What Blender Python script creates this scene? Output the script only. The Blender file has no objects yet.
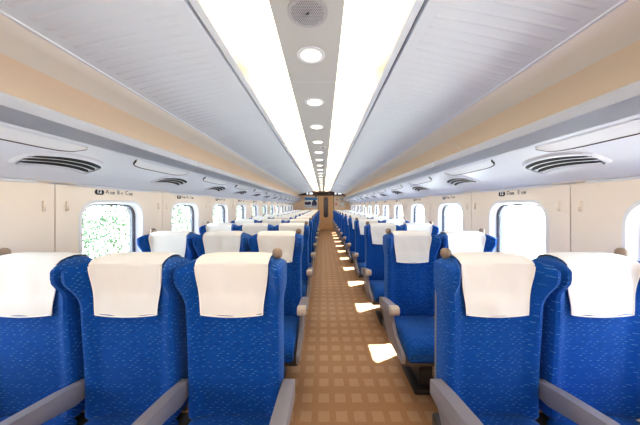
import bpy, bmesh, math, random
from mathutils import Vector
random.seed(7)
S = bpy.context.scene
COL = S.collection
PI = math.pi
CAM_Z = 1.38
XC = -0.065            # centre line of the carriage
HW = 1.635             # half width at window height
Y0, Y1 = -1.6, 14.75   # carriage ends
PITCH = 1.04
ORD = ['zeroth', 'first', 'second', 'third', 'fourth', 'fifth', 'sixth', 'seventh', 'eighth', 'ninth', 'tenth',
       'eleventh', 'twelfth', 'thirteenth', 'fourteenth', 'fifteenth', 'sixteenth', 'seventeenth', 'eighteenth',
       'nineteenth', 'twentieth', 'twenty-first', 'twenty-second', 'twenty-third', 'twenty-fourth', 'twenty-fifth']

# ------------------------------------------------------------------ helpers
def lin(r, g, b):
    f = lambda c: (c/255/12.92) if c/255 <= .04045 else ((c/255+.055)/1.055)**2.4
    return (f(r), f(g), f(b), 1)

def sm(a, b, x):
    t = max(0, min(1, (x-a)/(b-a)))
    return t*t*(3-2*t)

def obj(name, bm, mat, parent=None, smooth=True, loc=None):
    bmesh.ops.recalc_face_normals(bm, faces=bm.faces)
    me = bpy.data.meshes.new(name)
    bm.to_mesh(me); bm.free()
    for m in (mat if isinstance(mat, (list, tuple)) else [mat]):
        me.materials.append(m)
    if smooth:
        me.shade_smooth()
        me.set_sharp_from_angle(angle=math.radians(38))
    o = bpy.data.objects.new(name, me)
    COL.objects.link(o)
    if parent: o.parent = parent
    if loc: o.location = loc
    return o

def tag(o, label=None, cat=None, group=None, kind=None):
    if label: o['label'] = label
    if cat: o['category'] = cat
    if group: o['group'] = group
    if kind: o['kind'] = kind
    return o

def empty(name, loc=(0, 0, 0)):
    o = bpy.data.objects.new(name, None); COL.objects.link(o)
    o.location = loc; o.empty_display_size = .1
    return o

def dup(o, parent=None):
    c = o.copy(); COL.objects.link(c)
    c.parent = parent
    for ch in [x for x in ALLCH.get(o.name, [])]:
        dup(ch, c)
    return c
ALLCH = {}
def index_children():
    ALLCH.clear()
    for o in bpy.data.objects:
        if o.parent: ALLCH.setdefault(o.parent.name, []).append(o)

def rbox(bm, c, s, r=.01, seg=2, mi=0):
    res = bmesh.ops.create_cube(bm, size=1)
    vs = res['verts']
    for v in vs:
        v.co = Vector((c[0]+v.co.x*s[0], c[1]+v.co.y*s[1], c[2]+v.co.z*s[2]))
    es = list({e for v in vs for e in v.link_edges})
    fs = list({f for v in vs for f in v.link_faces})
    for f in fs: f.material_index = mi
    if r > 0:
        bmesh.ops.bevel(bm, geom=es, offset=min(r, min(s)*.49), segments=seg, affect='EDGES', profile=.5)

def prism(bm, pts, axis, a, b, r=0, seg=2):
    """closed polygon pts (2-D) extruded along axis from a to b. x: pts=(y,z); y: pts=(x,z)"""
    def mk(p, t):
        return (t, p[0], p[1]) if axis == 'x' else ((p[0], t, p[1]) if axis == 'y' else (p[0], p[1], t))
    A = [bm.verts.new(mk(p, a)) for p in pts]
    B = [bm.verts.new(mk(p, b)) for p in pts]
    n = len(pts)
    fs = [bm.faces.new(A), bm.faces.new(B[::-1])]
    for i in range(n):
        fs.append(bm.faces.new((A[i], B[i], B[(i+1) % n], A[(i+1) % n])))
    if r > 0:
        bmesh.ops.bevel(bm, geom=list({e for f in fs for e in f.edges}), offset=r, segments=seg, affect='EDGES', profile=.5)

def loft(bm, loops, cap=True, closed=True):
    L = [[bm.verts.new(p) for p in lp] for lp in loops]
    n = len(L[0])
    for a, b in zip(L, L[1:]):
        for i in range(n if closed else n-1):
            j = (i+1) % n
            bm.faces.new((a[i], a[j], b[j], b[i]))
    if cap:
        bm.faces.new(L[0][::-1]); bm.faces.new(L[-1])
    return L

def tube(bm, a, b, r, n=10, r2=None):
    a, b = Vector(a), Vector(b); d = (b-a).normalized()
    u = d.orthogonal().normalized(); v = d.cross(u)
    r2 = r if r2 is None else r2
    loft(bm, [[a+(u*math.cos(2*PI*k/n)+v*math.sin(2*PI*k/n))*r for k in range(n)],
              [b+(u*math.cos(2*PI*k/n)+v*math.sin(2*PI*k/n))*r2 for k in range(n)]])

def lathe(bm, prof, c, n=20, axis='z'):
    loops = []
    for r, h in prof:
        lp = []
        for k in range(n):
            a = 2*PI*k/n
            if axis == 'z': lp.append((c[0]+r*math.cos(a), c[1]+r*math.sin(a), c[2]+h))
            else: lp.append((c[0]+r*math.cos(a), c[1]+h, c[2]+r*math.sin(a)))
        loops.append(lp)
    loft(bm, loops)

def rrect(x0, x1, z0, z1, r, na=8, ns=4):
    """rounded rectangle outline, counter-clockwise"""
    P = []
    cs = [(x1-r, z0+r, -PI/2), (x1-r, z1-r, 0), (x0+r, z1-r, PI/2), (x0+r, z0+r, PI)]
    for i, (cx, cz, a0) in enumerate(cs):
        arc = [(cx+r*math.cos(a0+PI/2*k/na), cz+r*math.sin(a0+PI/2*k/na)) for k in range(na+1)]
        P += arc
        nx, nz, na0 = cs[(i+1) % 4]
        q = (nx+r*math.cos(na0), nz+r*math.sin(na0))
        for k in range(1, ns):
            t = k/ns
            P.append((arc[-1][0]*(1-t)+q[0]*t, arc[-1][1]*(1-t)+q[1]*t))
    return P

# ------------------------------------------------------------------ materials
def mat(name, col, rough=.6, spec=.4, metal=0, noise=0, nscale=40, bump=0, bscale=300, sheen=0, coat=0):
    m = bpy.data.materials.new(name); m.use_nodes = True
    nt = m.node_tree; p = nt.nodes['Principled BSDF']
    p.inputs['Base Color'].default_value = col
    p.inputs['Roughness'].default_value = rough
    p.inputs['Specular IOR Level'].default_value = spec
    p.inputs['Metallic'].default_value = metal
    p.inputs['Sheen Weight'].default_value = sheen
    p.inputs['Coat Weight'].default_value = coat
    tc = nt.nodes.new('ShaderNodeTexCoord')
    if noise:
        n = nt.nodes.new('ShaderNodeTexNoise'); n.inputs['Scale'].default_value = nscale
        nt.links.new(tc.outputs['Object'], n.inputs['Vector'])
        mx = nt.nodes.new('ShaderNodeMix'); mx.data_type = 'RGBA'
        mx.inputs[6].default_value = tuple(c*(1-noise) for c in col[:3])+(1,)
        mx.inputs[7].default_value = tuple(min(1, c*(1+noise)) for c in col[:3])+(1,)
        nt.links.new(n.outputs['Fac'], mx.inputs[0]); nt.links.new(mx.outputs[2], p.inputs['Base Color'])
    if bump:
        n = nt.nodes.new('ShaderNodeTexNoise'); n.inputs['Scale'].default_value = bscale
        nt.links.new(tc.outputs['Object'], n.inputs['Vector'])
        b = nt.nodes.new('ShaderNodeBump'); b.inputs['Strength'].default_value = bump; b.inputs['Distance'].default_value = .002
        nt.links.new(n.outputs['Fac'], b.inputs['Height']); nt.links.new(b.outputs['Normal'], p.inputs['Normal'])
    return m

def emis(name, col, st):
    m = bpy.data.materials.new(name); m.use_nodes = True
    nt = m.node_tree; nt.nodes.clear()
    e = nt.nodes.new('ShaderNodeEmission'); e.inputs[0].default_value = col; e.inputs[1].default_value = st
    o = nt.nodes.new('ShaderNodeOutputMaterial'); nt.links.new(e.outputs[0], o.inputs[0])
    return m

class NB:
    """tiny node maths helper"""
    def __init__(s, nt): s.nt = nt
    def m(s, op, a, b=None, c=None):
        n = s.nt.nodes.new('ShaderNodeMath'); n.operation = op
        for i, v in enumerate((a, b, c)):
            if v is None: continue
            if isinstance(v, (int, float)): n.inputs[i].default_value = v
            else: s.nt.links.new(v, n.inputs[i])
        return n.outputs[0]

def fabric_mat():
    m = mat('seat_fabric', lin(0, 80, 172), rough=.85, spec=.15, sheen=.22)
    nt = m.node_tree; p = nt.nodes['Principled BSDF']; B = NB(nt)
    p.inputs['Sheen Tint'].default_value = (.3, .6, 1, 1)
    tc = nt.nodes.new('ShaderNodeTexCoord'); sp = nt.nodes.new('ShaderNodeSeparateXYZ')
    nt.links.new(tc.outputs['Object'], sp.inputs[0])
    low = B.m('LESS_THAN', sp.outputs[2], .472)
    v = B.m('ADD', B.m('MULTIPLY', low, B.m('ADD', sp.outputs[1], sp.outputs[2])), B.m('MULTIPLY', B.m('SUBTRACT', 1, low), sp.outputs[2]))
    vr = B.m('MULTIPLY', v, 1/.0105)
    row = B.m('FLOOR', vr)
    vf = B.m('FRACT', vr)
    off = B.m('MULTIPLY', B.m('FRACT', B.m('MULTIPLY', row, .618)), 1.0)
    ucoord = B.m('ADD', sp.outputs[0], B.m('MULTIPLY', B.m('SUBTRACT', 1, low), sp.outputs[1]))
    ur = B.m('ADD', B.m('MULTIPLY', ucoord, 1/.033), off)
    uf = B.m('FRACT', ur)
    cell = B.m('FLOOR', ur)
    wn = nt.nodes.new('ShaderNodeTexWhiteNoise'); wn.noise_dimensions = '2D'
    cb = nt.nodes.new('ShaderNodeCombineXYZ')
    nt.links.new(cell, cb.inputs[0]); nt.links.new(row, cb.inputs[1]); nt.links.new(cb.outputs[0], wn.inputs['Vector'])
    rnd = wn.outputs['Value']
    dash = B.m('MULTIPLY', B.m('LESS_THAN', uf, .34), B.m('LESS_THAN', vf, .24))
    dash = B.m('MULTIPLY', dash, B.m('MULTIPLY', B.m('GREATER_THAN', rnd, .5), rnd))
    # soft woven mottling
    n = nt.nodes.new('ShaderNodeTexNoise'); n.inputs['Scale'].default_value = 60
    mp = nt.nodes.new('ShaderNodeMapping'); mp.inputs['Scale'].default_value = (.5, 2, 2)
    nt.links.new(tc.outputs['Object'], mp.inputs[0]); nt.links.new(mp.outputs[0], n.inputs['Vector'])
    m1 = nt.nodes.new('ShaderNodeMix'); m1.data_type = 'RGBA'
    m1.inputs[6].default_value = lin(0, 48, 126); m1.inputs[7].default_value = lin(0, 80, 170)
    nt.links.new(n.outputs['Fac'], m1.inputs[0])
    m2 = nt.nodes.new('ShaderNodeMix'); m2.data_type = 'RGBA'
    m2.inputs[7].default_value = lin(120, 185, 235)
    nt.links.new(m1.outputs[2], m2.inputs[6]); nt.links.new(B.m("MULTIPLY", dash, .42), m2.inputs[0])
    nt.links.new(m2.outputs[2], p.inputs['Base Color'])
    return m

def floor_mat():
    m = mat('floor_covering', lin(170, 125, 85), rough=.55, spec=.3)
    nt = m.node_tree; p = nt.nodes['Principled BSDF']; B = NB(nt)
    tc = nt.nodes.new('ShaderNodeTexCoord'); sp = nt.nodes.new('ShaderNodeSeparateXYZ')
    nt.links.new(tc.outputs['Object'], sp.inputs[0])
    fx = B.m('FRACT', B.m('ADD', B.m('MULTIPLY', sp.outputs[0], 1/.118), 100.45))
    fy = B.m('FRACT', B.m('ADD', B.m('MULTIPLY', sp.outputs[1], 1/.157), 100.14))
    n2 = nt.nodes.new('ShaderNodeTexNoise'); n2.inputs['Scale'].default_value = 120
    nt.links.new(tc.outputs['Object'], n2.inputs['Vector'])
    wob = B.m('MULTIPLY', B.m('SUBTRACT', n2.outputs['Fac'], .5), .16)
    sq = B.m('MULTIPLY', B.m('LESS_THAN', B.m('ABSOLUTE', B.m('SUBTRACT', B.m('ADD', fx, wob), .5)), .31),
             B.m('LESS_THAN', B.m('ABSOLUTE', B.m('SUBTRACT', B.m('ADD', fy, wob), .5)), .26))
    n = nt.nodes.new('ShaderNodeTexNoise'); n.inputs['Scale'].default_value = 260; n.inputs['Detail'].default_value = 3
    nt.links.new(tc.outputs['Object'], n.inputs['Vector'])
    rp = nt.nodes.new('ShaderNodeMapRange'); rp.inputs[1].default_value = .35; rp.inputs[2].default_value = .65
    nt.links.new(n.outputs['Fac'], rp.inputs[0])
    a = nt.nodes.new('ShaderNodeMix'); a.data_type = 'RGBA'
    a.inputs[6].default_value = lin(148, 108, 76); a.inputs[7].default_value = lin(178, 134, 98)
    nt.links.new(rp.outputs[0], a.inputs[0])
    b = nt.nodes.new('ShaderNodeMix'); b.data_type = 'RGBA'
    b.inputs[6].default_value = lin(162, 126, 96); b.inputs[7].default_value = lin(194, 156, 124)
    nt.links.new(rp.outputs[0], b.inputs[0])
    c = nt.nodes.new('ShaderNodeMix'); c.data_type = 'RGBA'
    nt.links.new(sq, c.inputs[0]); nt.links.new(a.outputs[2], c.inputs[6]); nt.links.new(b.outputs[2], c.inputs[7])
    nt.links.new(c.outputs[2], p.inputs['Base Color'])
    return m

def glass_mat():
    m = bpy.data.materials.new('window_glass'); m.use_nodes = True
    nt = m.node_tree; nt.nodes.clear()
    t = nt.nodes.new('ShaderNodeBsdfTransparent'); t.inputs[0].default_value = (.93, .96, .95, 1)
    g = nt.nodes.new('ShaderNodeBsdfGlossy'); g.inputs['Roughness'].default_value = .02
    f = nt.nodes.new('ShaderNodeLayerWeight'); B = NB(nt)
    fac = B.m('ADD', .02, B.m('MULTIPLY', B.m('POWER', f.outputs['Facing'], 6), .5))
    mx = nt.nodes.new('ShaderNodeMixShader'); o = nt.nodes.new('ShaderNodeOutputMaterial')
    nt.links.new(fac, mx.inputs[0]); nt.links.new(t.outputs[0], mx.inputs[1]); nt.links.new(g.outputs[0], mx.inputs[2])
    nt.links.new(mx.outputs[0], o.inputs[0])
    return m

def lamp_mat():
    """diffuser of the ceiling lamps: brightest along the tube, weaker and warmer at its outer edge and its ends"""
    m = bpy.data.materials.new('lamp_diffuser'); m.use_nodes = True
    nt = m.node_tree; nt.nodes.clear(); B = NB(nt)
    tc = nt.nodes.new('ShaderNodeTexCoord'); sp = nt.nodes.new('ShaderNodeSeparateXYZ')
    nt.links.new(tc.outputs['Generated'], sp.inputs[0])
    # local x runs from the aisle side (0) to the outer side (1) through the sign of the object scale
    x = sp.outputs[0]; y = sp.outputs[1]
    edge = nt.nodes.new('ShaderNodeMapRange'); edge.interpolation_type = 'SMOOTHSTEP'
    edge.inputs[1].default_value = .35; edge.inputs[2].default_value = 1.0
    nt.links.new(x, edge.inputs[0])
    end = B.m('POWER', B.m('ABSOLUTE', B.m('SUBTRACT', B.m('MULTIPLY', y, 2), 1)), 9)
    fac = B.m('MULTIPLY', edge.outputs[0], B.m('ADD', .62, B.m('MULTIPLY', end, .36)))
    c = nt.nodes.new('ShaderNodeMix'); c.data_type = 'RGBA'
    c.inputs[6].default_value = (1, .84, .57, 1); c.inputs[7].default_value = (1, .72, .46, 1)
    nt.links.new(fac, c.inputs[0])
    e = nt.nodes.new('ShaderNodeEmission')
    st = B.m('SUBTRACT', LAMP, B.m('MULTIPLY', fac, LAMP*.74))
    nt.links.new(c.outputs[2], e.inputs[0]); nt.links.new(st, e.inputs[1])
    o = nt.nodes.new('ShaderNodeOutputMaterial'); nt.links.new(e.outputs[0], o.inputs[0])
    return m

LAMP = 3.4
M = dict(
    fabric=fabric_mat(), floor=floor_mat(), glass=glass_mat(), lamp=lamp_mat(),
    wall=mat('wall_panel_cream', lin(243, 231, 219), .55, .3),
    white=mat('white_moulding', lin(232, 234, 240), .4, .4),
    lip=mat('rack_lip_grey', lin(188, 192, 206), .4, .4),
    rack=mat('rack_grey_white', lin(222, 226, 238), .38, .45),
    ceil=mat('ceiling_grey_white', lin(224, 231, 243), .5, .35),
    band=mat('centre_band_shaded', lin(196, 196, 196), .5, .3),  # shade of the band between the lamps is put into this colour
    cove2=mat('cove_upper_wash_fade', lin(242, 236, 230), .5, .3),  # paler step where the painted warm wash fades out
    cove=mat('cove_warm_wash', lin(244, 220, 197), .5, .3),  # warm light washing over the cove is put into this colour
    seam=mat('dark_seam', lin(70, 62, 60), .8, .1),
    black=mat('black_slot', lin(18, 18, 20), .7, .2),
    arm=mat('armrest_grey', lin(132, 127, 136), .42, .4),
    armtip=mat('armrest_tip', lin(198, 186, 176), .4, .4),
    shell=mat('seat_shell_grey', lin(120, 118, 125), .5, .3),
    dark=mat('pedestal_dark', lin(48, 46, 50), .5, .4),
    steel=mat('steel', lin(170, 168, 170), .3, .5, metal=.9),
    knob=mat('knob_taupe', lin(138, 118, 104), .45, .4),
    cover=mat('headrest_cloth', lin(238, 237, 237), .9, .1, bump=.15, bscale=900),
    hem=mat('cloth_hem', lin(252, 250, 248), .9, .1),
    gasket=mat('window_gasket', lin(96, 98, 108), .6, .3),
    blind=mat('blind_cloth', lin(200, 196, 192), .8, .1),
    door=mat('door_wood', lin(232, 182, 132), .45, .35, noise=.08, nscale=12),
    endwall=mat('end_wall_peach', lin(248, 218, 190), .5, .3),
    beam=mat('display_beam_brown', lin(58, 38, 30), .35, .4),
    doorglass=mat('door_glass_dark', lin(52, 48, 70), .15, .6),
    signblack=mat('sign_black', lin(30, 30, 34), .5, .3),
    signgrey=mat('sign_grey', lin(70, 72, 80), .5, .3),
    speaker=mat('speaker_grille', lin(178, 178, 184), .6, .3),
    leaf=mat('leaf', lin(62, 80, 66), .6, .3, noise=.5, nscale=3),
    stem=mat('stem', lin(130, 120, 108), .8, .2),
    ground=mat('pale_ground', lin(205, 203, 196), .9, .1, noise=.1, nscale=2),
    fence=mat('pale_fence', lin(190, 196, 204), .6, .3),
    posterblue=mat('poster_blue', lin(70, 140, 205), .4, .4),
    posterwhite=mat('poster_white', lin(238, 240, 245), .4, .4),
    posterdark=mat('poster_navy', lin(34, 36, 78), .4, .4),
    red=mat('dome_dark_red', lin(70, 22, 18), .3, .5),
    pink=mat('notice_pink', lin(236, 150, 130), .5, .3),
    board=mat('notice_board_white', lin(246, 226, 210), .5, .3),
)
_nt = M['leaf'].node_tree; _p = _nt.nodes['Principled BSDF']
_tr = _nt.nodes.new('ShaderNodeBsdfTranslucent'); _tr.inputs[0].default_value = lin(74, 96, 66)
_mx = _nt.nodes.new('ShaderNodeMixShader'); _mx.inputs[0].default_value = .5
_nt.links.new(_p.outputs[0], _mx.inputs[1]); _nt.links.new(_tr.outputs[0], _mx.inputs[2])
_nt.links.new(_mx.outputs[0], _nt.nodes['Material Output'].inputs[0])
M['down'] = emis('downlight_diffuser', (1, .88, .68, 1), 4.0)
M['icon'] = emis('lit_icon', (.9, .93, 1, 1), 1.3)

# ------------------------------------------------------------------ text
def text_mesh(name, s, size, m, parent=None, shear=0, bold=0):
    cu = bpy.data.curves.new(name, 'FONT'); cu.body = s; cu.size = size; cu.extrude = .0006
    cu.shear = shear; cu.offset = bold; cu.align_x = 'LEFT'; cu.align_y = 'BOTTOM'
    t = bpy.data.objects.new('tmp_text', cu); COL.objects.link(t)
    bpy.context.view_layer.update()
    dg = bpy.context.evaluated_depsgraph_get()
    me = bpy.data.meshes.new_from_object(t.evaluated_get(dg))
    bpy.data.objects.remove(t)
    me.name = name; me.materials.clear(); me.materials.append(m)
    o = bpy.data.objects.new(name, me); COL.objects.link(o)
    if parent: o.parent = parent
    return o

# ------------------------------------------------------------------ shell of the carriage
bm = bmesh.new(); rbox(bm, (XC, (Y0+Y1)/2, -.03), (2*HW+.2, Y1-Y0+.2, .06), 0)
tag(obj('floor', bm, M['floor'], smooth=False), 'tan aisle floor with rows of lighter squares', 'floor', kind='structure')

WIN = [2.03+PITCH*j for j in range(-3, 12)]       # window centres
WZ0, WZ1 = .80, 1.405                             # window opening in the wall
def wall_side(name, side, label):
    """side -1 left, +1 right. Panels bay by bay with a rounded opening each."""
    bm = bmesh.new()
    X = XC+side*HW
    T = .004
    for yc in WIN:
        a, b = yc-PITCH/2+.052, yc+PITCH/2+.052    # seams lie a little past the midpoint
        a += .0035; b -= .0035
        z0, z1 = 0, 1.56
        hole = rrect(yc-.29, yc+.29, WZ0, WZ1, .13)
        cz = (WZ0+WZ1)/2
        outer = []
        for (p, q) in hole:
            dx, dz = p-yc, q-cz
            t = 1e9
            if dx > 1e-9: t = min(t, (b-yc)/dx)
            if dx < -1e-9: t = min(t, (a-yc)/dx)
            if dz > 1e-9: t = min(t, (z1-cz)/dz)
            if dz < -1e-9: t = min(t, (z0-cz)/dz)
            outer.append([yc+dx*t, cz+dz*t])
        for cx_, cz_ in ((a, z0), (b, z0), (a, z1), (b, z1)):
            k = min(range(len(outer)), key=lambda i: (outer[i][0]-cx_)**2+(outer[i][1]-cz_)**2)
            outer[k] = [cx_, cz_]
        rows = []
        def relief(y):                             # shallow pillar relief beside every seam
            return -side*.012*(sm(.34, .37, abs(y-yc-.052)))
        for t in (0, .35, .6, 1):
            lp = []
            for (p, q), (r_, s_) in zip(hole, outer):
                y = p*(1-t)+r_*t; z = q*(1-t)+s_*t
                lp.append((X+relief(y), y, z))
            rows.append(lp)
        loft(bm, rows, cap=False)
        # returns of the panel edges into the seam
        for yy in (a, b):
            v = [bm.verts.new(c) for c in ((X-side*.012, yy, z0), (X-side*.012, yy, z1), (X+side*.02, yy, z1), (X+side*.02, yy, z0))]
            bm.faces.new(v)
    # end piece beyond the last window and backing behind the seams
    e0 = WIN[-1]+PITCH/2+.056
    rbox(bm, (X+side*.01, (e0+Y1)/2, .78), (.02, Y1-e0, 1.56), 0)
    s0 = WIN[0]-PITCH/2+.05
    rbox(bm, (X+side*.01, (s0+Y0)/2, .78), (.02, s0-Y0, 1.56), 0)
    for yc in [WIN[0]-PITCH]+WIN:
        ys = yc+PITCH/2+.052
        rbox(bm, (X+side*.02, ys, .78), (.012, .03, 1.56), 0, mi=1)
    tag(obj(name, bm, [M['wall'], M['seam']]), label, 'wall', kind='structure')
wall_side('wall_left', -1, 'cream side wall with windows on the left of the carriage')
wall_side('wall_right', 1, 'cream side wall with windows on the right of the carriage')

# windows: bezel + tapered reveal, gasket, pane, blind
def window_proto(side):
    s = side
    r = rrect
    bm = bmesh.new()
    L = []
    # outline (half width, z0, z1, radius, depth outward)
    for (hw, z0, z1, rr, dep) in ((.312, .775, 1.428, .14, -.001), (.304, .783, 1.420, .135, -.010), (.290, .797, 1.406, .128, -.010),
                                  (.282, .806, 1.400, .12, .004), (.258, .826, 1.392, .112, .030)):
        L.append([(s*dep, y, z) for y, z in r(-hw, hw, z0, z1, rr)])
    loft(bm, L, cap=False)
    w = obj('window_1', bm, M['white'])
    bm = bmesh.new()
    L = []
    for (hw, z0, z1, rr, dep) in ((.258, .826, 1.392, .112, .030), (.254, .829, 1.390, .108, .027), (.248, .833, 1.388, .104, .036), (.244, .836, 1.386, .10, .034), (.234, .844, 1.381, .092, .042), (.234, .844, 1.381, .092, .070)):
        L.append([(s*dep, y, z) for y, z in r(-hw, hw, z0, z1, rr)])
    loft(bm, L, cap=False)
    obj('gasket', bm, M['gasket'], w)
    bm = bmesh.new()
    L = [[(s*dep, y, z) for y, z in r(-.2335, .2335, .8445, 1.3805, .0915)] for dep in (.046, .052)]
    loft(bm, L)
    obj('pane', bm, M['glass'], w, smooth=False)
    bm = bmesh.new(); rbox(bm, (s*.030, 0, 1.388), (.02, .085, .012), .003)
    obj('blind_pull', bm, M['seam'], w)
    return w
wn = 1
protos = {}
for side in (-1, 1):
    protos[side] = window_proto(side)
index_children()
for side in (-1, 1):
    for i, yc in enumerate(WIN):
        o = protos[side] if i == 0 else dup(protos[side])
        o.location = (XC+side*HW, yc, 0)
        o.name = 'window_%d' % wn; wn += 1
        if i == 0: index_children()
        tag(o, 'white framed rounded %s window, %s from the near end' % ('left' if side < 0 else 'right', ORD[i+1]), 'window', kind='structure')

# ceiling profile (a = distance from centre line, z)
def P(side, a, Z, y): return (XC+side*a, y, CAM_Z+Z)
CEND = 13.75
def strip_mesh(bm, side, prof, y0, y1, ny=1, mi=0):
    L = []
    for k in range(ny+1):
        y = y0+(y1-y0)*k/ny
        L.append([P(side, a, Z, y) for a, Z in prof])
    V = [[bm.verts.new(p) for p in lp] for lp in L]
    for r0, r1 in zip(V, V[1:]):
        for i in range(len(prof)-1):
            f = bm.faces.new((r0[i], r0[i+1], r1[i+1], r1[i])); f.material_index = mi
bm = bmesh.new()
# centre band
SEAMC = [-.44, 1.64, 3.72, 5.80, 7.88, 9.96, 12.04]
prev = Y0
for ys in SEAMC+[CEND]:
    b = ys-.003 if ys != CEND else ys
    rbox(bm, (XC, (prev+b)/2, CAM_Z+.832), (2*.1525, b-prev, .024), .002, 1, 4)
    prev = ys+.003
rbox(bm, (XC, (Y0+Y1)/2, CAM_Z+.87), (2.2, Y1-Y0, .03), 0)          # roof lining above
for side in (-1, 1):
    # outer margin of the lamp band and black slot
    strip_mesh(bm, side, [(.432, .835), (.434, .818), (.466, .812), (.470, .85)], Y0, CEND)
    strip_mesh(bm, side, [(.466, .84), (.490, .84)], Y0, CEND, mi=2)
    pan = [(.483, .845), (.484, .812), (.50, .808), (.70, .775), (.90, .733), (1.05, .697), (1.08, .688)]
    SE = [-1.74, .34, 2.42, 4.50, 6.58, 8.66, 10.74, 12.82, 14.90]
    for a_, b_ in zip(SE, SE[1:]):
        a2, b2 = max(Y0, a_+.003), min(Y1 if False else CEND, b_-.003)
        if b2 <= a2: continue
        strip_mesh(bm, side, pan, a2, b2)
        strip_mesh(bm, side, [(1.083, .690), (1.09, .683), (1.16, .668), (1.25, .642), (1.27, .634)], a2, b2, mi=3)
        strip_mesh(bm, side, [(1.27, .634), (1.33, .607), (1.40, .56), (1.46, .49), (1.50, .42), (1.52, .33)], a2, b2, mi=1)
        # moulded cross ribs on the panel
        y = a_+.20
        while y < b_-.16:
            if y > Y0+.05 and y < CEND-.05:
                def zz(a): 
                    for (p, q), (r_, s_) in zip(pan[2:], pan[3:]):
                        if p <= a <= r_: return q+(s_-q)*(a-p)/(r_-p)
                pts = [.535, .545, .60, .70, .80, .90, 1.00, 1.025, 1.035]
                hts = [0, .0035, .0035, .0035, .0035, .0035, .0035, .0035, 0]
                rows = []
                for dy, hh in ((-.011, 0), (-.005, 1), (.005, 1), (.011, 0)):
                    rows.append([P(side, a, zz(a)-h*hh-.0002, y+dy) for a, h in zip(pts, hts)])
                loft(bm, rows, cap=False, closed=False)
            y += .056
    # raised rib ends: little bumps beside the ridge
    # ridge line
    strip_mesh(bm, side, [(1.068, .694), (1.072, .685), (1.081, .684), (1.084, .692)], Y0, CEND)
rbox(bm, (XC-1.35, (Y0+Y1)/2, CAM_Z+.83), (.9, Y1-Y0, .03), 0)
rbox(bm, (XC+1.35, (Y0+Y1)/2, CAM_Z+.83), (.9, Y1-Y0, .03), 0)
rbox(bm, (XC-1.80, (Y0+Y1)/2, CAM_Z+.5), (.03, Y1-Y0, .7), 0)
rbox(bm, (XC+1.80, (Y0+Y1)/2, CAM_Z+.5), (.03, Y1-Y0, .7), 0)
# lowered ceiling over the end zone
rbox(bm, (XC, (CEND+Y1)/2, CAM_Z+.80), (2*1.2, Y1-CEND, .03), 0)
for side in (-1, 1):
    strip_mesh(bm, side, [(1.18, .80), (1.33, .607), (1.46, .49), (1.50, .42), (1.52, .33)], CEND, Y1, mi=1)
tag(obj('ceiling', bm, [M['ceil'], M['cove'], M['black'], M['cove2'], M['band']]), 'curved grey-white ceiling with ribbed panels and coves painted with a warm glow', 'ceiling', kind='structure')

# end walls
bm = bmesh.new()
rbox(bm, (XC, Y0-.02, 1.1), (3.5, .04, 2.4), 0)
tag(obj('wall_near', bm, M['endwall'], smooth=False), 'plain end wall behind the viewpoint', 'wall', kind='structure')
bm = bmesh.new()
DX0, DX1, DZ = -.27, .62, 2.0
rbox(bm, ((-1.8+DX0)/2, Y1+.03, 1.1), (DX0+1.8, .06, 2.4), 0)
rbox(bm, ((1.8+DX1)/2, Y1+.03, 1.1), (1.8-DX1, .06, 2.4), 0)
rbox(bm, ((DX0+DX1)/2, Y1+.03, (2.3+DZ)/2), (DX1-DX0, .06, 2.3-DZ), 0)
tag(obj('wall_far', bm, M['endwall'], smooth=False), 'peach end wall around the sliding door', 'wall', kind='structure')
# door
bm = bmesh.new()
cx = (DX0+DX1)/2
hole = rrect(.045, .30, .70, 1.90, .12)
outer = []
for (p, q) in hole:
    dx, dz = p-.1725, q-1.3
    t = 1e9
    if dx > 1e-9: t = min(t, (DX1-.1725)/dx)
    if dx < -1e-9: t = min(t, (DX0-.1725)/dx)
    if dz > 1e-9: t = min(t, (DZ-1.3)/dz)
    if dz < -1e-9: t = min(t, -1.3/dz)
    outer.append([.1725+dx*t, 1.3+dz*t])
for c in ((DX0, 0), (DX1, 0), (DX0, DZ), (DX1, DZ)):
    k = min(range(len(outer)), key=lambda i: (outer[i][0]-c[0])**2+(outer[i][1]-c[1])**2)
    outer[k] = list(c)
mk = lambda P_, y: [(p, y, q) for p, q in P_]
loft(bm, [mk(outer, Y1+.055), mk(outer, Y1+.02), mk(hole, Y1+.02), mk(hole, Y1+.055)], cap=False)
dr = tag(obj('door_1', bm, M['door']), 'wood coloured sliding end door with a tall dark oval window', 'door', kind='structure')
bm = bmesh.new(); loft(bm, [mk(hole, Y1+.035), mk(hole, Y1+.045)]); obj('pane', bm, M['doorglass'], dr)
bm = bmesh.new()
rim = rrect(.035, .31, .69, 1.91, .125)
loft(bm, [mk(rim, Y1+.02), mk(rim, Y1+.012), mk(hole, Y1+.012), mk(hole, Y1+.022)], cap=False); obj('window_rim', bm, M['seam'], dr)
bm = bmesh.new()
rbox(bm, (DX0-.02, Y1-.006, 1.0), (.03, .02, 2.02), .003)
rbox(bm, (DX1+.02, Y1-.006, 1.0), (.03, .02, 2.02), .003)
rbox(bm, (cx, Y1-.006, 2.02), (DX1-DX0+.07, .02, .03), .003)
tag(obj('trim_1', bm, M['seam']), 'dark frame around the end door', 'door frame', kind='structure')
bm = bmesh.new(); rbox(bm, (cx, Y1-.04, .006), (DX1-DX0, .06, .010), .003)
tag(obj('trim_2', bm, M['steel']), 'metal threshold strip below the end door', 'threshold', kind='structure')

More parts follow.
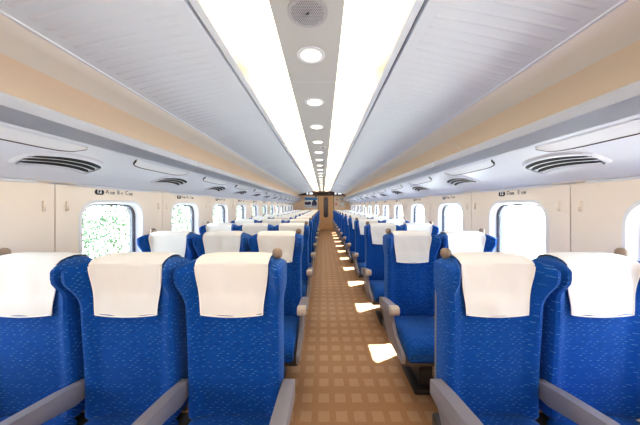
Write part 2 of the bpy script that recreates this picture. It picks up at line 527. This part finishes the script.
# ------------------------------------------------------------------ luggage racks
GRIPS = [2.10+PITCH*j for j in range(-3, 12)]
def rack(side):
    nm = 'left' if side < 0 else 'right'
    t = empty('luggage_rack', (XC+side*HW, 0, CAM_Z+.15))
    t['label'] = 'long grey-white luggage rack above the %s row of windows' % nm; t['category'] = 'luggage rack'
    ox, oy, oz = t.location
    def Q(a, Z, y): return (XC+side*a-ox, y-oy, CAM_Z+Z-oz)
    und = [(1.630, .15), (1.60, .165), (1.57, .198), (1.50, .237), (1.39, .277), (1.34, .300), (1.27, .328), (1.240, .343)]
    lip = [(1.240, .343), (1.236, .346), (1.200, .387), (1.166, .427), (1.164, .432), (1.156, .434), (1.150, .430), (1.150, .41), (1.16, .385)]
    top = [(1.16, .385), (1.630, .385)]
    bm = bmesh.new()
    SJ = [y+PITCH/2+.05 for y in WIN]
    for seg in (und,):
        prof = und+top
        L = [[Q(a, Z, y) for a, Z in prof] for y in (Y0, Y1)]
        loft(bm, L)
    obj('underside', bm, M['rack'], t)
    bm = bmesh.new()
    y = Y0
    for ys in [.34+2.08*k for k in range(0, 7)]+[Y1+.003]:
        a_, b_ = y, ys-.003
        L = [[Q(a, Z, yy) for a, Z in lip] for yy in (a_, b_)]
        loft(bm, L)
        y = ys+.003
    obj('lip', bm, M['lip'], t)
    # long recessed grips below the lip: pocket back and dark lower edge, one per bay
    for g in GRIPS:
        h = .335
        bm = bmesh.new()
        top_, bot = [], []
        n = 24
        for k in range(n+1):
            u = -1+2*k/n
            y = g+u*h
            w = (1-abs(u)**5)**.5 if abs(u) < 1 else 0
            a0 = 1.262
            a1 = 1.262+.066*w
            top_.append((a0, y)); bot.append((a1, y))
        def zz(a):
            for (p, q), (r_, s_) in zip(und[::-1], und[::-1][1:]):
                if p <= a <= r_: return q+(s_-q)*(a-p)/(r_-p)
        A = [bm.verts.new(Q(a, zz(a)-.003, y)) for a, y in top_]
        Bv = [bm.verts.new(Q(a, zz(a)-.014, y)) for a, y in bot]
        Cv = [bm.verts.new(Q(a, zz(a)+.001, y)) for a, y in bot]
        for i in range(n):
            bm.faces.new((A[i], A[i+1], Bv[i+1], Bv[i]))
            bm.faces.new((Bv[i], Bv[i+1], Cv[i+1], Cv[i]))
        gr = obj('grip_panel', bm, M['white'], t)
        bm = bmesh.new()
        R = []
        for k, (a, y) in enumerate(bot):
            R.append([Q(a-.001, zz(a)-.0150, y), Q(a+.006, zz(a+.006)-.0150, y), Q(a+.006, zz(a+.006)+.002, y), Q(a-.001, zz(a)+.002, y)])
        loft(bm, R)
        obj('grip_gap', bm, M['seam'], gr)
    return t
for s in (-1, 1): rack(s)

# short dark seam ticks under the rack where panels meet + ledge strip above the windows
for side, nm in ((-1, 'left'), (1, 'right')):
    bm = bmesh.new()
    X = XC+side*(HW-.004)
    y = Y0
    while y < Y1:
        rbox(bm, (X, y+.52, CAM_Z+.142), (.016, 1.035, .014), .003, 1)
        y += PITCH
    tag(obj('trim_%d' % (3 if side < 0 else 4), bm, M['rack']), 'thin grey ledge between %s wall and rack' % nm, 'trim', kind='structure')

# air vents
VENTS = [1.46+PITCH*j for j in range(-2, 12)]
def vent(side):
    t = empty('air_vent', (0, 0, 0))
    U = [(1.27, .328), (1.34, .300), (1.39, .277), (1.50, .237), (1.57, .198), (1.60, .165), (1.63, .15)]
    def zz(a):
        for (p, q), (r_, s_) in zip(U, U[1:]):
            if a <= r_: return q+(s_-q)*(a-p)/(r_-p)
        return .15
    def Q(a, off, y): return (side*a, y, zz(a)-off)
    def arc(y): return .046*(abs(y)/.21)**2.2
    bm = bmesh.new()
    R = []
    for (hy, a0, a1, off) in ((.222, 1.345, 1.500, -.002), (.214, 1.350, 1.496, .010), (.205, 1.356, 1.490, .014)):
        lp = []
        for y, a in rrect(-hy, hy, a0, a1, .05, 5, 8):
            lp.append(Q(a+arc(y), off, y))
        R.append(lp)
    loft(bm, R, cap=False)
    L3 = [[Q(a+arc(y), .014, y) for a in (1.405, 1.440, 1.485)] for y in [-.19+.02*k for k in range(20)]]
    last = R[-1]
    # louvred face: bands between the slots
    for a0, a1, hl, d in ((1.356, 1.368, .19, .014), (1.396, 1.406, .197, .0125), (1.434, 1.444, .19, .0125), (1.472, 1.488, .175, .0125)):
        RR = []
        for i in range(17):
            y = (-1+2*i/16)*hl
            RR.append([Q(a0+arc(y), d, y), Q(a1+arc(y), d, y), Q(a1+arc(y), -.004, y), Q(a0+arc(y), -.004, y)])
        loft(bm, RR)
    obj('housing', bm, M['rack'], t)
    for k, (a0, a1, hl) in enumerate(((1.368, 1.396, .205), (1.406, 1.434, .200), (1.444, 1.472, .188))):
        bm = bmesh.new(); R = []
        for i in range(17):
            u = -1+2*i/16
            y = u*hl
            w = (a1-a0)/2*(1-abs(u)**8)+.001
            aa = (a0+a1)/2+arc(y)
            R.append([Q(aa-w, .010, y), Q(aa-w, .0135, y), Q(aa+w, .0135, y), Q(aa+w, .010, y)])
        loft(bm, R)
        obj('slot', bm, M['black'], t)
    return t
for side, nm in ((-1, 'left'), (1, 'right')):
    v0 = vent(side); index_children()
    for i, y in enumerate(VENTS):
        o = v0 if i == 0 else dup(v0)
        o.location = (XC, y, CAM_Z)
        tag(o, 'curved slotted air vent under the %s rack, %s from the near end' % (nm, ORD[i+1]), 'air vent', 'air vents under the %s rack' % nm)

# coat hooks beside each seam
bm = bmesh.new()
rbox(bm, (0, 0, 0), (.010, .020, .066), .004, 2)
rbox(bm, (-.006, 0, -.022), (.010, .012, .012), .003, 2)
rbox(bm, (-.010, 0, -.014), (.004, .012, .026), .0015, 2)
hk = obj('coat_hook', bm, M['wall'])
first = True
HOOKS = [1.50+PITCH*j for j in range(-1, 12)]
for side, nm in ((-1, 'left'), (1, 'right')):
    for i, y in enumerate(HOOKS):
        for k, dy in enumerate((0, .135)):
            o = hk if first else hk.copy()
            if not first: COL.objects.link(o)
            first = False
            o.location = (XC+side*(HW-.0165), y+dy, 1.378)
            o.rotation_euler = (0, 0, 0 if side > 0 else PI)
            tag(o, 'small cream coat hook %s the %s panel joint of the %s wall' % ('before' if k == 0 else 'beyond', ORD[i+1], nm),
                'coat hook', 'coat hooks on the %s wall' % nm)

# row signs above the windows
for side, nm in ((-1, 'left'), (1, 'right')):
    for i in range(0, 12):
        num = 12-i
        yc = 2.03+PITCH*i
        t = empty('row_sign', (XC+side*(HW-.0005), yc, 1.462))
        tag(t, 'row sign numbered %d above the %s side window' % (num, nm), 'sign', 'row signs above the %s windows' % nm)
        # local: text plane u -> along y (reading direction), up z
        def place(o, u, dz, off=.0012):
            o.rotation_euler = (PI/2, 0, PI/2 if side < 0 else -PI/2)
            o.location = (-side*off, (u if side < 0 else -u), dz)
        bm = bmesh.new()
        out = rrect(-.205, .205, -.004, .048, .022, 5, 3)
        loft(bm, [[(-side*0, y, z) for y, z in out], [(-side*.0006, y, z) for y, z in out]])
        pl = obj('plate', bm, M['wall'], t)
        bm = bmesh.new()
        o1 = [(y, z) for y, z in rrect(-.185, -.098, .003, .043, .0199, 5, 2)]
        o1 = [(y if y < -.12 else -.104 if side < 0 else -.104, z) for y, z in o1]
        rr_ = []
        for y, z in rrect(-.185, -.105, .003, .043, .0195, 6, 2):
            rr_.append((y, z))
        s_ = 1 if side < 0 else -1
        loft(bm, [[(-side*.0006, s_*y, z) for y, z in rr_], [(-side*.0014, s_*y, z) for y, z in rr_]])
        nb = obj('number_plate', bm, M['signblack'], t)
        tx = text_mesh('number', str(num), .044, M['posterwhite'], nb, bold=.0012)
        place(tx, -.170 if num > 9 else -.157, .006, .0022)
        letters = [('A', '窓側'), ('B', '中'), ('C', '通路')] if side < 0 else [('D', '通路'), ('E', '窓側')]
        us = (-.092, .016, .100) if side < 0 else (-.088, .030)
        for (L_, j_), u in zip(letters, us):
            a = text_mesh('letter', L_, .046, M['signgrey'], t); place(a, u, .005)
            b = text_mesh('letter', j_, .024, M['signgrey'], t); place(b, u+.036, .008)

# ------------------------------------------------------------------ ceiling fittings
LJ = [-1.6, 1.496, 4.59, 7.69, 10.78, 13.74]
for side, nm in ((-1, 'left'), (1, 'right')):
    for i, (a_, b_) in enumerate(zip(LJ, LJ[1:])):
        bm = bmesh.new()
        prof = [(.1535, .829), (.20, .824), (.26, .821), (.34, .821), (.40, .824), (.431, .828)]
        n = len(prof)
        R = []
        for y in (a_+.002, b_-.002):
            R.append([(a-.1535, y-a_, Z) for a, Z in prof]+[(a-.1535, y-a_, Z+.012) for a, Z in prof[::-1]])
        loft(bm, R)
        o = obj('ceiling_lamp', bm, M['lamp'])
        o.location = (XC+side*.1535, a_, CAM_Z)
        o.scale = (side, 1, 1)
        tag(o, 'warm glowing ceiling lamp panel %s of the centre band, %s from near end' % (nm, ORD[i+1]), 'ceiling lamp', 'glowing lamp panels along the ceiling')
DL = [1.347+.61*j for j in range(-4, 21)]
k = 0
spk = False
for i, y in enumerate(DL):
    if y < .5: continue
    if y > CEND-.15: break
    k += 1
    t = empty('downlight', (XC, y, CAM_Z+.820))
    bm = bmesh.new(); lathe(bm, [(.066, .001), (.076, .001), (.076, -.003), (.066, -.004)], (0, 0, 0), 28)
    if not spk:
        spk = True
        # speaker takes this place
        bm.free(); t.name = 'ceiling_speaker'; t.location.y = 1.05
        tag(t, 'round grey perforated speaker in the ceiling centre band', 'speaker')
        bm = bmesh.new(); lathe(bm, [(.076, .001), (.086, .001), (.086, -.004), (.076, -.005)], (0, 0, 0), 32); obj('ring', bm, M['speaker'], t)
        bm = bmesh.new(); lathe(bm, [(.0755, .0), (.0755, -.003), (.05, -.0045), (.01, -.005)], (0, 0, 0), 32); g = obj('grille', bm, M['speaker'], t)
        bm = bmesh.new()
        for gx in range(-8, 9):
            for gy in range(-8, 9):
                x_, y_ = gx*.0085+(gy % 2)*.00425, gy*.0078
                if math.hypot(x_, y_) < .069:
                    rbox(bm, (x_, y_, -.0048), (.0035, .0035, .002), 0)
        obj('perforation', bm, M['signgrey'], g, smooth=False)
        k = 0
        continue
    obj('ring', bm, M['white'], t)
    bm = bmesh.new(); lathe(bm, [(.0655, .0), (.0655, -.003), (.04, -.0055), (.01, -.006)], (0, 0, 0), 28); obj('diffuser', bm, M['down'], t)
    tag(t, 'round glowing downlight in the ceiling centre band, %s from the near end' % ORD[k], 'downlight', 'downlights along the centre of the ceiling')
t = empty('ceiling_sensor', (.035+XC+.03, 3.42, CAM_Z+.820))
bm = bmesh.new(); rbox(bm, (0, 0, -.006), (.09, .05, .014), .004); obj('sensor_case', bm, M['white'], t)
bm = bmesh.new(); lathe(bm, [(.016, -.012), (.014, -.020), (.006, -.024)], (0, 0, 0), 16); obj('lens', bm, M['signgrey'], t)
tag(t, 'small white box sensor in the ceiling centre band between downlights', 'sensor')

# ------------------------------------------------------------------ end of the carriage
t = empty('display_beam', (XC, CEND+.02, CAM_Z+.58))
bm = bmesh.new()
zt = .30
# bowed beam: the centre comes forward
R = []
for u in [-1+2*k/24 for k in range(25)]:
    x = u*1.30
    fwd = -.10*(1-sm(.27, .38, abs(u)))
    zb = -.02*(1-sm(.3, .4, abs(u)))
    h0 = .01
    R.append([(x, fwd, zb+h0), (x, fwd-.03, zb+.05), (x, fwd-.03, .2), (x, fwd, zt), (x, .18, zt), (x, .18, zb+h0)])
loft(bm, R)
obj('beam_body', bm, M['beam'], t)
for x0, w in ((-.80, .08), (-.575, .20), (.76, .10), (1.00, .20)):
    bm = bmesh.new(); rbox(bm, (x0, -.036, .115), (w, .012, .10), .004); obj('lit_pictogram', bm, M['icon'], t)
bm = bmesh.new(); rbox(bm, (.04, -.132, .12), (.62, .012, .10), .004); obj('display_screen', bm, M['black'], t)
tag(t, 'dark brown display beam with lit pictograms across the far ceiling', 'display beam')

t = empty('camera_dome', (-.42, Y1-.012, 1.955))
bm = bmesh.new(); lathe(bm, [(.05, .012), (.05, 0), (.045, -.02), (.025, -.045), (.005, -.05)], (0, 0, 0), 18, axis='y'); obj('dome', bm, M['red'], t)
bm = bmesh.new(); lathe(bm, [(.058, .012), (.058, -.004), (.051, -.006)], (0, 0, 0), 18, axis='y'); obj('ring', bm, M['beam'], t)
tag(t, 'small dark dome on the far wall left of the door top', 'dome')

# scenic poster left of the door
t = empty('wall_poster', (-.71, Y1-.003, 1.30))
bm = bmesh.new(); rbox(bm, (0, 0, .29), (.76, .008, .60), .003, 1); obj('frame', bm, M['posterwhite'], t)
def flat(name, pts, m, y):
    bm = bmesh.new(); prism(bm, pts, 'y', y, y+.001); return obj(name, bm, m, t, smooth=False)
flat('sky_print', [(-.37, .43), (.37, .43), (.37, .585), (-.37, .585)], M['posterblue'], -.006)
flat('mountain_print', [(-.37, .30), (-.30, .34), (-.22, .31), (-.10, .36), (.02, .27), (-.02, .16), (-.18, .14), (-.37, .16)], M['posterdark'], -.006)
flat('mountain_print', [(.04, .10), (.05, .30), (.13, .44), (.22, .46), (.32, .36), (.36, .22), (.33, .10)], M['posterdark'], -.006)
flat('shore_print', [(-.37, .03), (-.05, .06), (.37, .02), (.37, .05), (-.05, .09), (-.37, .06)], M['posterblue'], -.006)
tag(t, 'framed blue and white scenic poster on far wall left of door', 'poster')
t = empty('notice_board', (.99, Y1-.003, 1.32))
bm = bmesh.new(); rbox(bm, (0, 0, .28), (.62, .008, .58), .003, 1); obj('board', bm, M['board'], t)
for x, z, w, h, mm in ((-.17, .44, .10, .10, 'pink'), (-.2, .17, .13, .16, 'pink'), (.10, .33, .05, .05, 'signgrey'), (.0, .06, .05, .05, 'beam'),
                       (.02, .47, .14, .10, 'posterwhite'), (.18, .17, .16, .18, 'posterwhite')):
    bm = bmesh.new(); rbox(bm, (x, -.006, z), (w, .003, h), 0); obj('notice', bm, M[mm], t, smooth=False)
tag(t, 'pale notice board with small pink notices on far wall right of door', 'notice board')

# ------------------------------------------------------------------ seats
SH = .225
def lean(z): return .078-.022*sm(.55, 1.0, z)
def front(x, z):
    ax = abs(x)
    y = lean(z)
    y -= .022*sm(.13, .20, ax)*(1-sm(.95, 1.03, z))          # side bolsters
    y -= .088*sm(.145, .212, ax)*sm(.945, 1.085, z)          # head wings
    y += .010*math.cos(min(1, ax/.15)*PI/2)*sm(.95, 1.0, z)  # hollow for the head
    y -= .012*math.cos(min(1, ax/.18)*PI/2)*math.exp(-((z-.66)/.10)**2)
    return y
def backy(z): return .195-.006*sm(.40, 1.10, z)
def backrest_bm():
    bm = bmesh.new(); loops = []
    ZT = 1.165
    levels = [(.405, .02), (.415, .006), (.43, 0)]+[(z, 0) for z in [.46+.03*k for k in range(17)]]+[(z, 0) for z in (.965, .99, 1.015, 1.04, 1.065, 1.09, 1.11, 1.125)]
    levels += [(1.138, .004), (1.150, .012), (1.159, .024), (1.165, .042)]
    n = 24
    for z, ins in levels:
        hw = SH-ins*.7-.015*(1-sm(.92, 1.03, z))
        lp = []
        rc = .022
        zz = lambda x: z-(.020*sm(.10, .225, abs(x))*sm(1.10, 1.165, z))
        for k in range(n+1):
            x = -hw+rc+(2*hw-2*rc)*k/n
            lp.append((x, front(x, z)+ins, zz(x)))
        yf = front(hw, z)+ins; yb = backy(z)-ins
        lp += [(hw-rc*.3, yf+rc*.3, zz(hw)), (hw, yf+rc, zz(hw)), (hw, (yf+yb)/2, zz(hw)), (hw, yb-rc, zz(hw)), (hw-rc, yb, zz(hw-rc))]
        for k in range(1, 6):
            x = hw-rc-(2*hw-2*rc)*k/6
            lp.append((x, yb, zz(x)))
        lp += [(-hw+rc, yb, zz(hw)), (-hw, yb-rc, zz(hw)), (-hw, (yf+yb)/2, zz(hw)), (-hw, yf+rc, zz(hw)), (-hw+rc*.3, yf+rc*.3, zz(hw))]
        loops.append(lp)
    loft(bm, loops)
    return bm
def cushion_bm():
    bm = bmesh.new(); loops = []
    st = [(-.455, .30), (-.462, .45), (-.455, .62), (-.44, .80), (-.41, .94), (-.37, 1.0), (-.25, 1.0), (-.12, 1.0), (-.02, 1.0), (.05, 1.0), (.085, .96)]
    hw0 = .206
    for y, f in st:
        zt = .350+.118*f-.045*sm(-.25, .02, y)
        zb = .335+.0*f if y > -.44 else .345
        hw = hw0-.012*(1-f)
        lp = []
        n = 12
        for k in range(n+1):
            x = -hw+.02+(2*hw-.04)*k/n
            lp.append((x, y, zt-.014*(abs(x)/hw)**3))
        lp += [(hw-.004, y, zt-.022), (hw, y, zt-.035 if zt-.035 > zb+.01 else zb+.01), (hw, y, zb+.008), (hw-.01, y, zb)]
        lp += [(-hw+.01, y, zb), (-hw, y, zb+.008), (-hw, y, zt-.035 if zt-.035 > zb+.01 else zb+.01), (-hw+.004, y, zt-.022)]
        loops.append(lp)
    loft(bm, loops)
    return bm
def cover_bm(seed=0):
    rnd = random.Random(seed)
    ph = [rnd.uniform(0, 6) for _ in range(4)]
    bm = bmesh.new()
    nu, rows = 22, []
    ZT = 1.168
    path = []
    for k in range(15): path.append(('f', .902+(1.140-.902)*k/14))
    path += [('t', 0.12), ('t', .3), ('t', .5), ('t', .7), ('t', .88)]
    path += [('b', 1.14), ('b', 1.08), ('b', 1.02)]
    for kind, v in path:
        row = []
        for i in range(nu+1):
            u = -1+2*i/nu
            if kind == 'f': hw = .136+.024*sm(.90, 1.14, v)
            else: hw = .162
            x = u*hw
            wr = .0030*math.sin(u*7+ph[0]+v*14)+.0025*math.sin(u*3.2+ph[1]-v*22)
            if kind == 'f':
                z = v-.010*(1-u*u)*sm(1.0, .90, v)*1.0 - .004*math.sin(u*5+ph[2])*sm(.96, .90, v)
                y = front(x, z)-.011+min(0, wr)*1.0*sm(1.14, 1.05, v)-.006*sm(1.0, .90, z)
            elif kind == 't':
                yf = front(x, 1.150)-.009; yb = backy(1.15)+.006
                y = yf+(yb-yf)*v
                z = 1.150+.028*math.sin(PI*min(1, max(0, v)))**.6-.016*sm(.10, .225, abs(x))
            else:
                y = backy(v)+.008; z = v-(.014*sm(.10, .225, abs(x)) if v > 1.1 else 0)
            row.append(bm.verts.new((x, y, z)))
        rows.append(row)
    for r0, r1 in zip(rows, rows[1:]):
        for i in range(nu): bm.faces.new((r0[i], r0[i+1], r1[i+1], r1[i]))
    bmesh.ops.recalc_face_normals(bm, faces=bm.faces)
    bmesh.ops.solidify(bm, geom=list(bm.faces), thickness=.003)
    return bm
def hem_bm():
    """stitched hem around the front edge of the cloth"""
    bm = bmesh.new()
    pts = []
    for k in range(12): pts.append((-1, 1.13-(1.13-.905)*k/12))
    for k in range(13): pts.append((-1+2*k/12, .900))
    for k in range(1, 13): pts.append((1, .905+(1.13-.905)*k/12))
    L = []
    for u, v in pts:
        hw = .136+.024*sm(.90, 1.14, v)
        x = u*hw
        z = v-.010*(1-u*u)*sm(1.0, .90, v)
        y = front(x, z)-.013-.007*sm(1.0, .90, z)
        L.append(Vector((x, y, z)))
    R = []
    for i, p in enumerate(L):
        d = (L[min(i+1, len(L)-1)]-L[max(i-1, 0)]).normalized()
        n = Vector((0, -1, 0)); s = d.cross(n).normalized()
        R.append([p+s*.003, p+n*.002, p-s*.003, p-n*.001])
    loft(bm, R)
    return bm
def arm_bm():
    bm = bmesh.new()
    pts = [(.10, .578), (.10, .508), (.03, .503), (-.14, .552), (-.29, .585), (-.305, .605), (-.300, .632), (-.28, .641), (-.18, .625), (-.02, .600)]
    prism(bm, pts, 'x', -.022, .022, .006, 2)
    return bm
def tip_bm():
    bm = bmesh.new()
    pts = [(-.235, .570), (-.295, .583), (-.311, .605), (-.306, .636), (-.283, .6455), (-.233, .637)]
    prism(bm, pts, 'x', -.0240, .0240, .004, 2)
    return bm
def panel_bm():
    bm = bmesh.new()
    prism(bm, [(.09, .54), (-.05, .555), (-.17, .575), (-.195, .545), (-.20, .50), (-.285, .425), (-.45, .395), (-.465, .37), (-.45, .33), (-.10, .315), (.02, .38), (.08, .46)], 'x', -.012, .012, .005, 2)
    return bm
def pedestal_bm():
    bm = bmesh.new()
    rbox(bm, (0, -.12, .02), (.20, .34, .04), .01)
    prism(bm, [(-.24, .03), (-.22, .14), (-.28, .30), (.04, .30), (0, .14), (.02, .03)], 'x', -.05, .05, .01)
    return bm
def frame_bm():
    bm = bmesh.new()
    rbox(bm, (0, -.12, .325), (.464, .60, .07), .015)
    return bm
def shell_bm():
    bm = bmesh.new(); R = []
    for z, ins in ((.36, .02), (.38, 0), (.55, 0), (.75, 0), (.95, 0), (1.06, .005), (1.09, .03)):
        yb = backy(z)+.002
        hw = .205-ins
        R.append([(-hw, yb-.02, z), (-hw+.01, yb+.028-ins*.5, z), (hw-.01, yb+.028-ins*.5, z), (hw, yb-.02, z)])
    loft(bm, R)
    return bm
def tray_bm():
    bm = bmesh.new(); rbox(bm, (0, backy(.8)+.046, .80), (.36, .018, .24), .008); return bm
def foot_bm():
    bm = bmesh.new()
    rbox(bm, (0, .29, .13), (.34, .08, .03), .01)
    for s in (-1, 1):
        tube(bm, (s*.15, .26, .13), (s*.15, .02, .29), .012)
    return bm
def knob_bm():
    bm = bmesh.new()
    lathe(bm, [(.004, -.012), (.012, -.010), (.013, .004), (.019, .010), (.0235, .020), (.0245, .030), (.022, .041), (.015, .049), (.005, .052)], (0, 0, 0), 16)
    return bm

mesh_back = None
KIND = {
    'A': dict(x=-1.335, arms=[-.2325, .2325], knob=-1, side=None, word='window', blk='left'),
    'B': dict(x=-.870, arms=[.2325], knob=0, side=None, word='middle', blk='left'),
    'C': dict(x=-.403, arms=[.2460], knob=1, side=1, word='aisle', blk='left'),
    'D': dict(x=.770, arms=[-.2460, .2325], knob=-1, side=-1, word='aisle', blk='right'),
    'E': dict(x=1.235, arms=[.2325], knob=1, side=None, word='window', blk='right'),
}
shared = {}
def head(bm):                                    # head section a little lower than drawn
    for v in bm.verts:
        if v.co.z > .9: v.co.z = .9+(v.co.z-.9)*.93
    return bm
def shobj(key, fn, mt, parent, name=None, loc=None):
    if key not in shared:
        b_ = fn()
        if key == 'backrest' or key == 'hem' or key.startswith('headrest'): head(b_)
        o = obj(name or key, b_, mt, parent)
        shared[key] = o.data
    else:
        o = bpy.data.objects.new(name or key, shared[key]); COL.objects.link(o); o.parent = parent
    if loc: o.location = loc
    return o
def make_seat(k, kd):
    t = empty('train_seat')
    shobj('backrest', backrest_bm, M['fabric'], t)
    shobj('seat_cushion', cushion_bm, M['fabric'], t)
    c = shobj('headrest_cover'+k, lambda: cover_bm(ord(k)), M['cover'], t, 'headrest_cover')
    shobj('hem', hem_bm, M['hem'], c)
    for ax in kd['arms']:
        a = shobj('armrest', arm_bm, M['arm'], t, loc=(ax, 0, 0))
        shobj('armrest_tip', tip_bm, M['armtip'], a)
        if abs(ax) > .24: a.scale = (1.3, 1, 1)
    if kd['side']:
        shobj('side_panel', panel_bm, M['arm'], t, loc=(kd['side']*.236, 0, 0))
    shobj('seat_frame', frame_bm, M['dark'], t)
    shobj('pedestal', pedestal_bm, M['dark'], t)
    s = shobj('back_shell', shell_bm, M['shell'], t)
    shobj('tray_table', tray_bm, M['shell'], s)
    if kd['knob']:
        shobj('grab_knob', knob_bm, M['knob'], t, loc=(kd['knob']*.186, .125, 1.128))
    return t
seatp = {k: make_seat(k, kd) for k, kd in KIND.items()}
index_children()
ROWS = 13
for k, kd in KIND.items():
    for r in range(ROWS):
        o = seatp[k] if r == 0 else dup(seatp[k])
        o.location = (kd['x'], 1.055+PITCH*r, 0)
        if r == 0: lab = 'blue %s seat nearest the camera in the %s block, white headrest cover' % (kd['word'], kd['blk'])
        elif r == ROWS-1: lab = 'blue %s seat in the last row of the %s block by the far wall' % (kd['word'], kd['blk'])
        else: lab = 'blue %s seat in the %s row from the camera, %s block' % (kd['word'], ORD[r+1], kd['blk'])
        tag(o, lab, 'seat', 'blue seats of the %s block' % kd['blk'])

# ------------------------------------------------------------------ outside
bm = bmesh.new(); rbox(bm, (0, 20, -1.25), (160, 160, .1), 0)
tag(obj('ground', bm, M['ground'], smooth=False), 'pale ground outside the windows', 'ground', kind='structure')
# hedge on the left, leaves by the thousand
bm = bmesh.new()
rl = random.Random(3)
for i in range(36000):
    y = rl.uniform(-2, 34)
    h = 2.9+.5*math.sin(y*1.3)+.4*math.sin(y*3.1)
    z = -1.2+h*rl.random()**.8
    x = -6.2-1.0*((z+1.2)/4)-abs(rl.gauss(0, .5))
    s = rl.uniform(.03, .075)
    a = Vector((rl.gauss(0, 1), rl.gauss(0, 1), rl.gauss(0, 1))).normalized()
    b = a.orthogonal().normalized(); p = Vector((x, y, z))
    v = [bm.verts.new(p+a*s), bm.verts.new(p+b*s*.5), bm.verts.new(p-a*s), bm.verts.new(p-b*s*.5)]
    bm.faces.new(v)
hd = obj('hedge', bm, M['leaf'], smooth=False)
tag(hd, 'sunlit green hedge outside the left windows', 'hedge', kind='stuff')
bm = bmesh.new()
for i in range(26):
    y = rl.uniform(-2, 34); p = Vector((-6.8+rl.uniform(-.3, .3), y, -1.22))
    for q in range(3):
        e = p+Vector((rl.uniform(-.5, .5), rl.uniform(-.6, .6), rl.uniform(1.6, 3.2)))
        tube(bm, p, e, .025, 5, .008)
obj('branch', bm, M['stem'], hd)
# railing on the right
t = empty('railing', (11, 14, -1.2)); tag(t, 'pale railing outside the right windows', 'railing')
for z in (.45, .70, .95):
    bm = bmesh.new(); tube(bm, (0, -20, z), (0, 24, z), .022, 8); obj('rail', bm, M['fence'], t)
for i in range(23):
    bm = bmesh.new(); tube(bm, (0, -20+2*i, 0), (0, -20+2*i, 1.0), .03, 8); obj('post', bm, M['fence'], t)

# ------------------------------------------------------------------ light
w = bpy.data.worlds.new('World'); S.world = w; w.use_nodes = True
nt = w.node_tree; bg = nt.nodes['Background']
bg.inputs[0].default_value = (.80, .90, 1.0, 1); bg.inputs[1].default_value = 9.0
sd = bpy.data.lights.new('sun', 'SUN'); sd.energy = 40; sd.angle = math.radians(.6); sd.color = (1, .98, .95)
so = bpy.data.objects.new('sun', sd); COL.objects.link(so)
so.rotation_euler = Vector((-1.19, -.69, -1.385)).to_track_quat('-Z', 'Y').to_euler()
so.location = (20, 12, 25)

# ------------------------------------------------------------------ camera
cd = bpy.data.cameras.new('camera'); cd.sensor_width = 36; cd.lens = 36*248/640
cd.shift_x = -3/640; cd.shift_y = -6.5/640; cd.clip_start = .02; cd.clip_end = 300
co = bpy.data.objects.new('camera', cd); COL.objects.link(co)
co.location = (0, 0, CAM_Z); co.rotation_euler = (PI/2, 0, 0)
S.camera = co
S.view_settings.view_transform = 'Standard'
S.view_settings.look = 'None'
S.view_settings.exposure = .5
S.view_settings.gamma = 1
S.view_settings.use_curve_mapping = False
